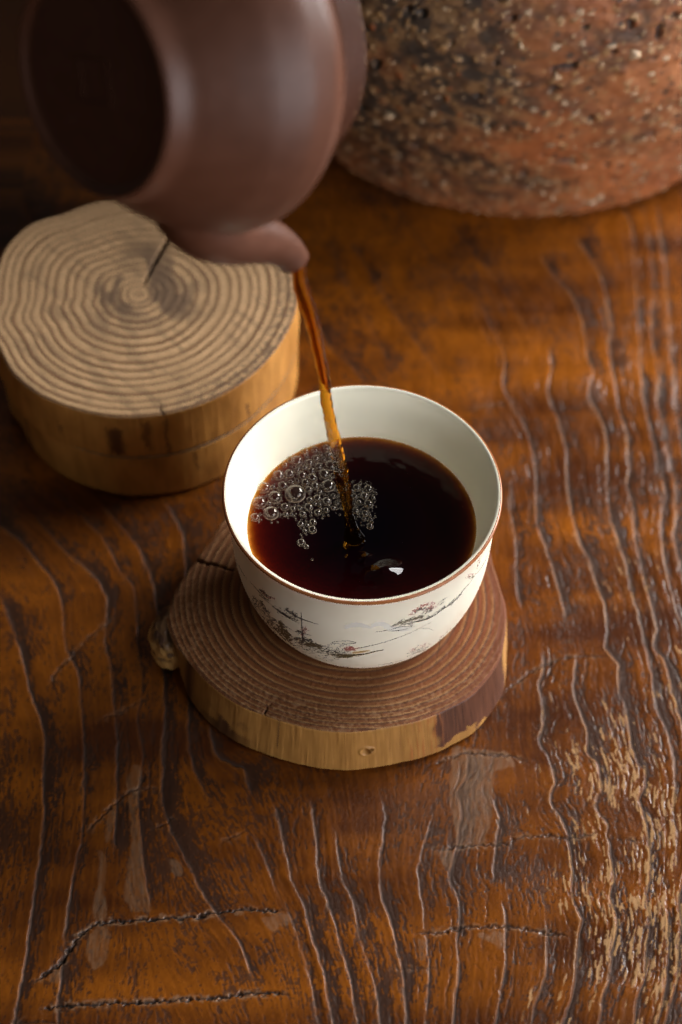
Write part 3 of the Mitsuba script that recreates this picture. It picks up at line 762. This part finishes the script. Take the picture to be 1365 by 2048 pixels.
A1 = lambda l: [(460 + x / 4.875, 1100 + y / 4.875) for x, y in l]
A2 = lambda l: [(600 + x / 6.825, 1180 + y / 6.825) for x, y in l]
A3 = lambda l: [(740 + x / 5.0556, 1060 + y / 5.0556) for x, y in l]
# far washes
for yy in (0, 12, 24):
    stroke('wash', A2([(620, 500 + yy), (700, 470 + yy), (800, 462 + yy), (920, 485 + yy), (980, 500 + yy)]), .5, .2, .8)
    stroke('wash', A3([(20, 960 + yy), (120, 935 + yy), (220, 985 + yy), (320, 990 + yy), (430, 985 + yy)]), .4, .2, .8)
for l in ([(60,1030),(190,1008),(330,975),(440,970)], [(300,965),(420,935),(560,900),(640,860)], [(470,930),(600,890),(700,830),(760,770)], [(690,830),(800,760),(880,690),(930,640)], [(860,700),(960,590),(1020,520),(1060,460)],
          [(1060,460),(1120,390),(1170,300),(1210,190),(1235,130)], [(690,740),(740,705),(795,672)], [(700,760),(760,720)], [(210,980),(255,955),(300,940)], [(190,1020),(280,1015),(420,980)]):
    stroke('ink', A3(l), .10, .06, .28)
dabs('ink', A3([(560,900),(650,850),(760,780),(900,670),(930,630)]), 70, (2.2, 1.6), .30, 2.0, .5)
dabs('ink', A3([(230,975),(310,940),(440,970)]), 30, (2, 1.2), .25, 2.2, .3)
dabs('olive', A3([(300,935),(400,910),(470,890),(540,880)]), 90, (2.2, 2.2), .30, 1.8, .3)
dabs('ink', A3([(320,925),(430,900),(540,870)]), 40, (3, 2.4), .24, 1.8, .3)
dabs('ink', A3([(460,825),(540,790),(620,790),(560,830)]), 90, (3.4, 2.6), .28, 1.4, .3)
dabs('red', A3([(400,865),(480,800),(560,755),(680,745)]), 60, (2.6, 2.2), .28, 1.2)
dabs('red', A3([(560,810),(650,770)]), 30, (2.6, 2.6), .26, 1.2)
dabs('red', A3([(985,480),(1020,440),(1050,450)]), 26, (2.0, 2.0), .28, 1.2)
dabs('olive', A3([(1000,480),(1045,470)]), 30, (1.8, 1.6), .28, 1.3)
dabs('red', A3([(1090,350),(1110,290)]), 20, (.9, 1.6), .26, 1.2)
dabs('ink', A3([(1085,390),(1110,320)]), 16, (.9, 1.6), .24, 1.4)
dabs('ink', A3([(1190,230),(1215,170)]), 22, (.9, 1.6), .24, 1.4)
# near shore on the right
for l in ([(390,1275),(470,1235),(560,1195),(650,1155)], [(700,1105),(790,1085),(860,1020),(925,955)], [(430,1255),(520,1225),(600,1200)], [(80,1362),(200,1345),(290,1325),(345,1308)]):
    stroke('ink', A3(l), .12, .06, .34)
dabs('ink', A3([(400,1265),(480,1215),(600,1190)]), 70, (4, 2.4), .26, 1.7, .4)
dabs('ink', A3([(720,1100),(800,1060),(920,960)]), 60, (2.2, 1.8), .26, 1.7, .5)
dabs('red', A3([(400,1215),(480,1190),(560,1160),(610,1145)]), 34, (2.4, 1.6), .26, 1.2)
dabs('red', A3([(720,1080),(770,1045),(850,990)]), 34, (2.0, 1.8), .26, 1.2)
# rod and boat
stroke('ink', A3([(-150,1200),(0,1170),(140,1135),(300,1080),(450,1020),(560,960),(615,935)]), .16, .10, .15)
stroke('ink', A3([(500,1000),(580,995),(620,1003),(645,1015)]), .06, .06, .08)
for i, yy in enumerate((0, 14, 28, 42)):
    stroke('olive', A2([(400 + 34 * i, 880 + yy), (520, 880 + yy), (660, 880 + yy * .8), (840 - 25 * i, 872 + yy * .35)]), .25, .15, .42)
stroke('olive', A2([(640,905),(800,885),(940,858),(1060,828),(1150,812)]), .30, .22, .34)
stroke('ink', A2([(640,928),(800,900),(940,866),(1060,832),(1150,816)]), .10, .14, .10)
for yy in (0, 10):
    stroke('ochre', A2([(715, 862 - yy), (820, 850 - yy), (960, 824 - yy * .5)]), .3, .1, .40)
stroke('ink', A2([(440,712),(520,697),(640,692),(770,714)]), .12, .14, .14)
stroke('ink', A2([(440,714),(520,732),(650,736),(770,716)]), .12, .16, .20)
for _ in range(34):
    x0, y0 = rng.uniform(370, 700), rng.uniform(775, 850)
    stroke('ink', A2([(x0, y0), (x0 + rng.uniform(6, 22), y0 + rng.uniform(15, 40))]), .06, .04, .08)
dabs('ink', A2([(560,760),(620,750),(650,780),(600,840)]), 60, (5, 3.2), .14, 1.6, .8)
dabs('ink', A2([(420,830),(520,850),(640,850)]), 70, (6, 2.4), .13, 1.8, .8)
dabs('red', A2([(630,815),(690,805),(765,812)]), 46, (2.0, 1.9), .42, 1.3)
dabs('ink', A2([(340,770),(400,745),(450,730)]), 20, (2, .9), .16, 1.8)
# the tree, the rocks and the bank on the left
stroke('ink', A1([(698,612),(700,670),(704,730),(708,800),(715,900)]), .10, .36, .20)
for l in ([(708,800),(670,790),(640,790)], [(710,790),(735,775),(760,768)], [(712,815),(760,822),(800,832)], [(640,860),(680,855)], [(700,760),(722,748)]):
    stroke('ink', A1(l), .16, .08, .16)
dabs('ink', A1([(650,790),(700,800),(715,850),(705,890)]), 60, (2.6, 2.4), .26, 1.5)
dabs('red', A1([(700,775),(745,770),(720,830)]), 40, (2.6, 2.4), .24, 1.3)
dabs('ink', A1([(620,870),(680,865)]), 40, (2.0, 1.8), .32, 1.5)
dabs('ink', A1([(740,875),(790,885)]), 40, (2.0, 1.8), .34, 1.6)
dabs('ink', A1([(690,900),(715,880)]), 30, (1.8, 2), .34, 1.4)
dabs('olive', A1([(760,915),(820,925),(880,940)]), 110, (3.6, 2.2), .42, 1.6)
dabs('ink', A1([(720,930),(880,945),(980,985),(1080,1010)]), 150, (7, 3.0), .26, 1.9, .4)
dabs('olive', A1([(560,880),(680,920),(800,965),(960,1010),(1100,1025)]), 150, (6, 3.2), .34, 2.0, .5)
dabs('ink', A1([(600,920),(760,985),(900,1040),(1040,1065)]), 110, (6, 2.6), .22, 2.0, .5)
dabs('olive', A1([(495,720),(500,770),(520,800),(550,820),(580,855)]), 150, (3.4, 3.0), .50, 1.3)
stroke('ink', A1([(475,692),(500,690),(520,715),(570,755),(615,782)]), .18, .08, .16)
dabs('olive', A1([(370,700),(430,745),(500,800),(560,860)]), 130, (4.4, 3.2), .46, 1.5, .8)
dabs('ink', A1([(360,690),(440,690)]), 40, (3, 2.4), .32, 1.5, .6)
dabs('ink', A1([(235,470),(260,510),(320,540),(370,610),(380,640)]), 110, (2.6, 3.4), .34, 1.5, .8)
dabs('ink', A1([(215,490),(270,570),(330,650),(400,740)]), 150, (3.2, 3.6), .34, 1.7, .9)
dabs('ink', A1([(300,500),(318,525)]), 26, (1.6, 1.8), .32, 1.4)
for l in ([(60,80),(85,140),(110,190),(150,255),(175,290)], [(200,310),(250,365),(290,410),(340,460),(380,490)], [(280,430),(330,470),(400,525)], [(400,530),(480,590),(580,650),(680,692)], [(410,540),(500,610),(600,670),(680,715)],
          [(560,585),(640,640),(730,680),(880,725)], [(540,575),(580,570)], [(620,620),(660,650),(720,690)]):
    stroke('ink', A1(l), .14, .08, .36)
dabs('ink', A1([(300,415),(350,460),(380,480)]), 40, (3, 2.2), .30, 1.7, .7)
dabs('ink', A1([(310,395),(340,420),(360,445)]), 36, (2.4, 2), .30, 1.4)
dabs('red', A1([(305,390),(370,450),(430,470)]), 26, (2.4, 1.6), .26, 1.3)
dabs('ink', A1([(440,560),(560,640),(660,690)]), 60, (4, 2.2), .26, 2, .6)
dabs('ink', A1([(560,580),(600,615),(650,650)]), 50, (3, 2.4), .30, 1.8, .6)
scene['ink_glaze'] = {'type': 'twosided', 'b': {'type': 'principled', 'base_color': rgb(.022, .020, .017), 'roughness': .3}}
scene['olive_glaze'] = {'type': 'twosided', 'b': {'type': 'principled', 'base_color': rgb(.075, .058, .024), 'roughness': .3}}
scene['red_glaze'] = {'type': 'twosided', 'b': {'type': 'principled', 'base_color': rgb(.30, .075, .055), 'roughness': .3}}
scene['ochre_glaze'] = {'type': 'twosided', 'b': {'type': 'principled', 'base_color': rgb(.42, .27, .09), 'roughness': .3}}
scene['wash_glaze'] = {'type': 'twosided', 'b': {'type': 'principled', 'base_color': rgb(.69, .685, .61), 'roughness': .25}}
names = {'ink': 'painted_ink_lines', 'olive': 'painted_rocks', 'red': 'painted_blossom', 'ochre': 'painted_boat_deck', 'wash': 'painted_hills'}
for kind, (vs, fs, _) in paint.items():
    scene['tea_cup__outside__' + names[kind]] = ply(mesh(np.vstack(vs), np.vstack(fs)), kind + '_glaze')
    labels['tea_cup__outside__' + names[kind]] = {'kind': 'stuff'}

# ------------------------------------------------------------------ coffee in the cup, its bubbles, the stream
CZ = 0.0553                                                             # the liquid's level
ENTRY = onz([(705, 1075)], CZ)[0]
ir = PchipInterpolator(np.maximum.accumulate(ic[::-1][:, 1]) + np.arange(len(ic)) * 1e-8, ic[::-1][:, 0])
RC = float(ir(CZ - R0)) + .00025
nr_, nt_ = 150, 360
tt = np.linspace(0.0, 1, nr_)[1:]
aa = np.arange(nt_) * 2 * np.pi / nt_
X, Y = RC * tt[:, None] * np.cos(aa), RC * tt[:, None] * np.sin(aa)


def level(x, y):
    d = np.hypot(x - ENTRY[0], y - ENTRY[1])
    p = np.stack([x, y, 0 * x], -1)
    h = .00013 * np.cos(d * 2 * np.pi / .0042) * np.exp(-d / .0055) - .0006 * np.exp(-(d / .0030) ** 2)
    h += .00032 * (meshkit.fbm(p * 130, 2, 61) - .5) + .00007 * (meshkit.fbm(p * 420, 2, 62) - .5)
    for (bx, by), amp, sx, sy in (((770, 1148), .0025, .0044, .0034), ((733, 1118), .0007, .0020, .0016)):
        c = onz([(bx, by)], CZ)[0]
        u_, v_ = (x - c[0]) * .8 + (y - c[1]) * .6, -(x - c[0]) * .6 + (y - c[1]) * .8
        h += amp * np.exp(-(u_ / sx) ** 2 - (v_ / sy) ** 2)
    r = np.hypot(x, y)
    return CZ + h * smooth(RC, RC - .004, r) + .00035 * np.exp((r - RC) / .0007)


Z = level(X, Y)
top = np.stack([X, Y, Z], -1).reshape(-1, 3)
zb = np.linspace(CZ - R0, .0090, 60)[1:]
rb_ = np.maximum(ir(np.clip(zb, .0091, None)) + .00025, 0.0002)
low_ = np.stack([rb_[:, None] * np.cos(aa), rb_[:, None] * np.sin(aa), (zb + R0 - .0003)[:, None] + 0 * aa], -1).reshape(-1, 3)
v = np.vstack([top, low_, [[0, 0, level(np.zeros(1), np.zeros(1))[0]]], [[0, 0, .0087 + R0]]])
f = grid_faces(nr_ - 1 + len(zb), nt_, True)
j = np.arange(nt_)
m = (nr_ - 1 + len(zb)) * nt_
f = np.vstack([f, np.c_[np.full(nt_, m), j, (j + 1) % nt_], np.c_[np.full(nt_, m + 1), m - nt_ + (j + 1) % nt_, m - nt_ + j]])
cm = mesh(v, f)
if cm.volume < 0:
    cm = mesh(v, f[:, ::-1])
def coffee_colour(p, n, uv):
    """Thin coffee over the white wall is brown, deeper coffee is black: the depth grows with the distance from the wall."""
    d = mi.Float(RC) - dr.sqrt(p.x * p.x + p.y * p.y)
    d = dr.maximum(d + .0006 * (mikit.fbm(p.x * 500, p.y * 500, 3, 2) - .5), 0) * 1000
    return mi.Color3f(.50 * dr.exp(-d / .95) + .055 * dr.exp(-d / 6), .30 * dr.exp(-d / .60) + .004 * dr.exp(-d / 4), .08 * dr.exp(-d / .35) + .0008)


scene['coffee_water'] = {'type': 'principled', 'base_color': proc(coffee_colour), 'roughness': .055, 'specular': .25}
scene['coffee'] = ply(cm, 'coffee_water', smooth=60)
labels['coffee'] = {'label': 'black coffee filling the white cup, bubbles on its left half', 'category': 'coffee'}

BUB = [(505,590,97),(320,620,68),(285,765,72),(805,515,68),(180,670,65),(140,800,45),(215,530,60),(350,420,55),(520,290,58),(450,405,48),(390,515,50),(565,420,48),(660,440,48),(765,408,55),(825,330,56),(715,340,44),
 (630,305,42),(690,265,40),(650,375,36),(590,345,30),(520,370,32),(595,485,40),(685,515,42),(628,548,36),(465,480,30),(520,468,28),(410,705,42),(485,722,28),(545,715,28),(625,708,44),(705,628,40),(790,655,46),(635,640,32),
 (572,770,34),(705,757,36),(785,735,30),(850,605,28),(910,630,30),(880,668,28),(850,715,24),(935,705,28),(418,772,28),(470,772,20),(375,770,16),(685,675,20),(730,685,18),(735,720,18),(850,420,30),(800,225,32),(735,225,26),
 (760,275,30),(820,265,18),(825,440,22),(735,450,14),(725,570,28),(770,590,16),(800,600,14),(645,755,18),(760,780,16),(600,800,14),(648,785,14),(750,805,12),(555,860,32),(665,845,36),(612,872,24),(660,915,42),(590,925,24),
 (605,835,18),(560,1030,40),(605,1065,26),(568,975,10),(585,190,38),(680,185,38),(785,165,36),(430,250,35),(410,320,30),(605,240,28),(1065,530,38),(1170,540,42),(1135,605,40),(1170,680,46),(1045,610,32),(1050,740,34),
 (1140,765,36),(1085,660,26),(1095,600,24),(1215,620,22),(1180,590,18),(1035,670,24),(1080,765,20),(1130,815,26),(1185,820,26),(1185,880,34),(1095,490,18),(1240,580,14),(1025,560,18),(1110,560,20),(1205,710,12),(1180,780,20),
 (1060,700,16),(300,525,26),(265,675,26),(235,610,14),(190,770,18),(345,700,16),(895,560,20),(460,690,14),(500,690,14),(660,1180,14)]
B4 = lambda l: [(480 + x / 4.55, 860 + y / 4.55) for x, y in l]
scene['bubble_film'] = {'type': 'blendbsdf', 'weight': proc(lambda p, n, uv: .012 + .34 * mikit.smoothstep(.30, -.05, n.z)),
                        'a': {'type': 'thindielectric', 'int_ior': 1.8, 'ext_ior': 1.0, 'specular_reflectance': rgb(1.0, .90, .76)}, 'b': {'type': 'twosided', 'b': {'type': 'principled', 'base_color': rgb(.80, .66, .48), 'roughness': .2, 'specular': .5}}}


def dome(nl=12, na=28):
    e = np.linspace(-.28, np.pi / 2, nl)[:-1]
    a = np.arange(na) * 2 * np.pi / na
    v = np.stack([np.cos(e)[:, None] * np.cos(a), np.cos(e)[:, None] * np.sin(a), np.sin(e)[:, None] + 0 * a], -1).reshape(-1, 3)
    f = grid_faces(nl - 1, na, True)
    m = len(v)
    j = np.arange(na)
    return np.vstack([v, [[0, 0, 1.0]]]), np.vstack([f, np.c_[(nl - 2) * na + j, (nl - 2) * na + (j + 1) % na, np.full(na, m)]])


dv, df = dome()
bc = onz(B4([(x, y) for x, y, _ in BUB]), CZ)[:, :2]
br = np.array([b[2] for b in BUB]) / 4.55 / (FOC / .578)
bn = 0
big_c, big_r = [], []
for c, r in zip(bc, br):
    lim = RC - .0003 - r * .75
    if np.hypot(*c) > lim:
        c = c * lim / np.hypot(*c)
    zc = CZ + .00005
    big_c.append(c), big_r.append(r)
    v = dv * r * [1, 1, .92] + [c[0], c[1], zc + .1 * r]
    scene['coffee__bubble' + (f'_{bn:03d}' if bn else '')] = ply(mesh(v, df), 'bubble_film', smooth=True)
    bn += 1
big_c, big_r = np.array(big_c), np.array(big_r)
fv, ff, at = [], [], 0
foam = [shapely.Polygon(B4(l)) for l in ([(100,740),(150,560),(350,340),(560,200),(830,150),(870,330),(965,720),(820,720),(560,800),(380,775),(300,835),(120,850)], [(1015,450),(1240,540),(1220,780),(1200,900),(1140,860),(1010,760)], [(540,800),(700,830),(640,960),(560,940)])]
dv2, df2 = dome(6, 12)
tries = 0
while at < 220 * len(dv2) and tries < 9000:
    tries += 1
    k = rng.choice(3, p=[.62, .30, .08])
    x0, y0, x1, y1 = foam[k].bounds
    q = np.array([[rng.uniform(x0, x1), rng.uniform(y0, y1)]])
    if not shapely.contains_xy(foam[k], *(q[0] + rng.normal(0, 11, 2))):
        continue
    c, r = onz(q, CZ)[0, :2], rng.uniform(.00012, .00042)
    gap = np.hypot(*(big_c - c).T) - big_r - r
    if gap.min() < -.25 * r or np.hypot(*c) > RC - .0006:
        continue
    big_c, big_r = np.vstack([big_c, c]), np.r_[big_r, r]
    fv.append(dv2 * r + [c[0], c[1], CZ + .0001 + .1 * r]), ff.append(df2 + at)
    at += len(dv2)
scene['coffee__fine_foam'] = ply(mesh(np.vstack(fv), np.vstack(ff)), 'bubble_film', smooth=True)
labels['coffee__fine_foam'] = {'label': 'froth of tiny bubbles between the larger ones', 'kind': 'stuff'}

way = [(592,541),(601,565),(612,600),(629,660),(640,710),(649,760),(655,811),(670,883),(685,954),(693,1000),(698,1030),(704,1055),(709,1078),(711,1092)]
hw = [14,15,17,14,12.5,12,12,13,14.5,12,10,14,21,24]
th = [.55,.6,.5,.8,.9,.75,.8,.6,.45,.6,.8,.7,.5,.45]
pts, rad = [], []
for i, (x, y) in enumerate(way):
    s_ = (y - 541) / (1092 - 541)
    yy = SP_TIP[1] + s_ * (ENTRY[1] - .0015 - SP_TIP[1])
    d = ray([(x, y)])[0]
    t = (yy - EYE[1]) / d[1]
    pts.append(EYE + t * d)
    rad.append(hw[i] / FOC * t)
pts, rad = np.array(pts), np.array(rad)
pts[0] = SP_TIP + [.0005, 0, .0015]
d_ = np.r_[0, np.cumsum(np.linalg.norm(np.diff(pts, axis=0), axis=1))]
u_ = np.linspace(0, d_[-1], 220)
path = CubicSpline(d_, pts, axis=0)(u_)
ra = PchipInterpolator(d_, rad)(u_) * (1 + .05 * np.sin(u_ * 900) + .04 * np.sin(u_ * 2100 + 1))
rb = PchipInterpolator(d_, rad * np.array(th))(u_)
stm = tube(path, ra, rb, np.array([0, 1.0, 0]), 40)
sv = stm.vertices.copy()
sv += .00035 * (np.stack([meshkit.fbm(sv * [420, 420, 130], 2, 71 + k) for k in range(3)], -1) - .5)
scene['tea_water'] = {'type': 'dielectric', 'int_ior': 1.333, 'ext_ior': 1.0, 'specular_transmittance': rgb(.80, .50, .13)}
scene['coffee_stream'] = ply(mesh(sv, stm.faces), 'tea_water', smooth=60)
labels['coffee_stream'] = {'label': 'thin amber stream of coffee falling from the spout into the cup', 'category': 'stream'}
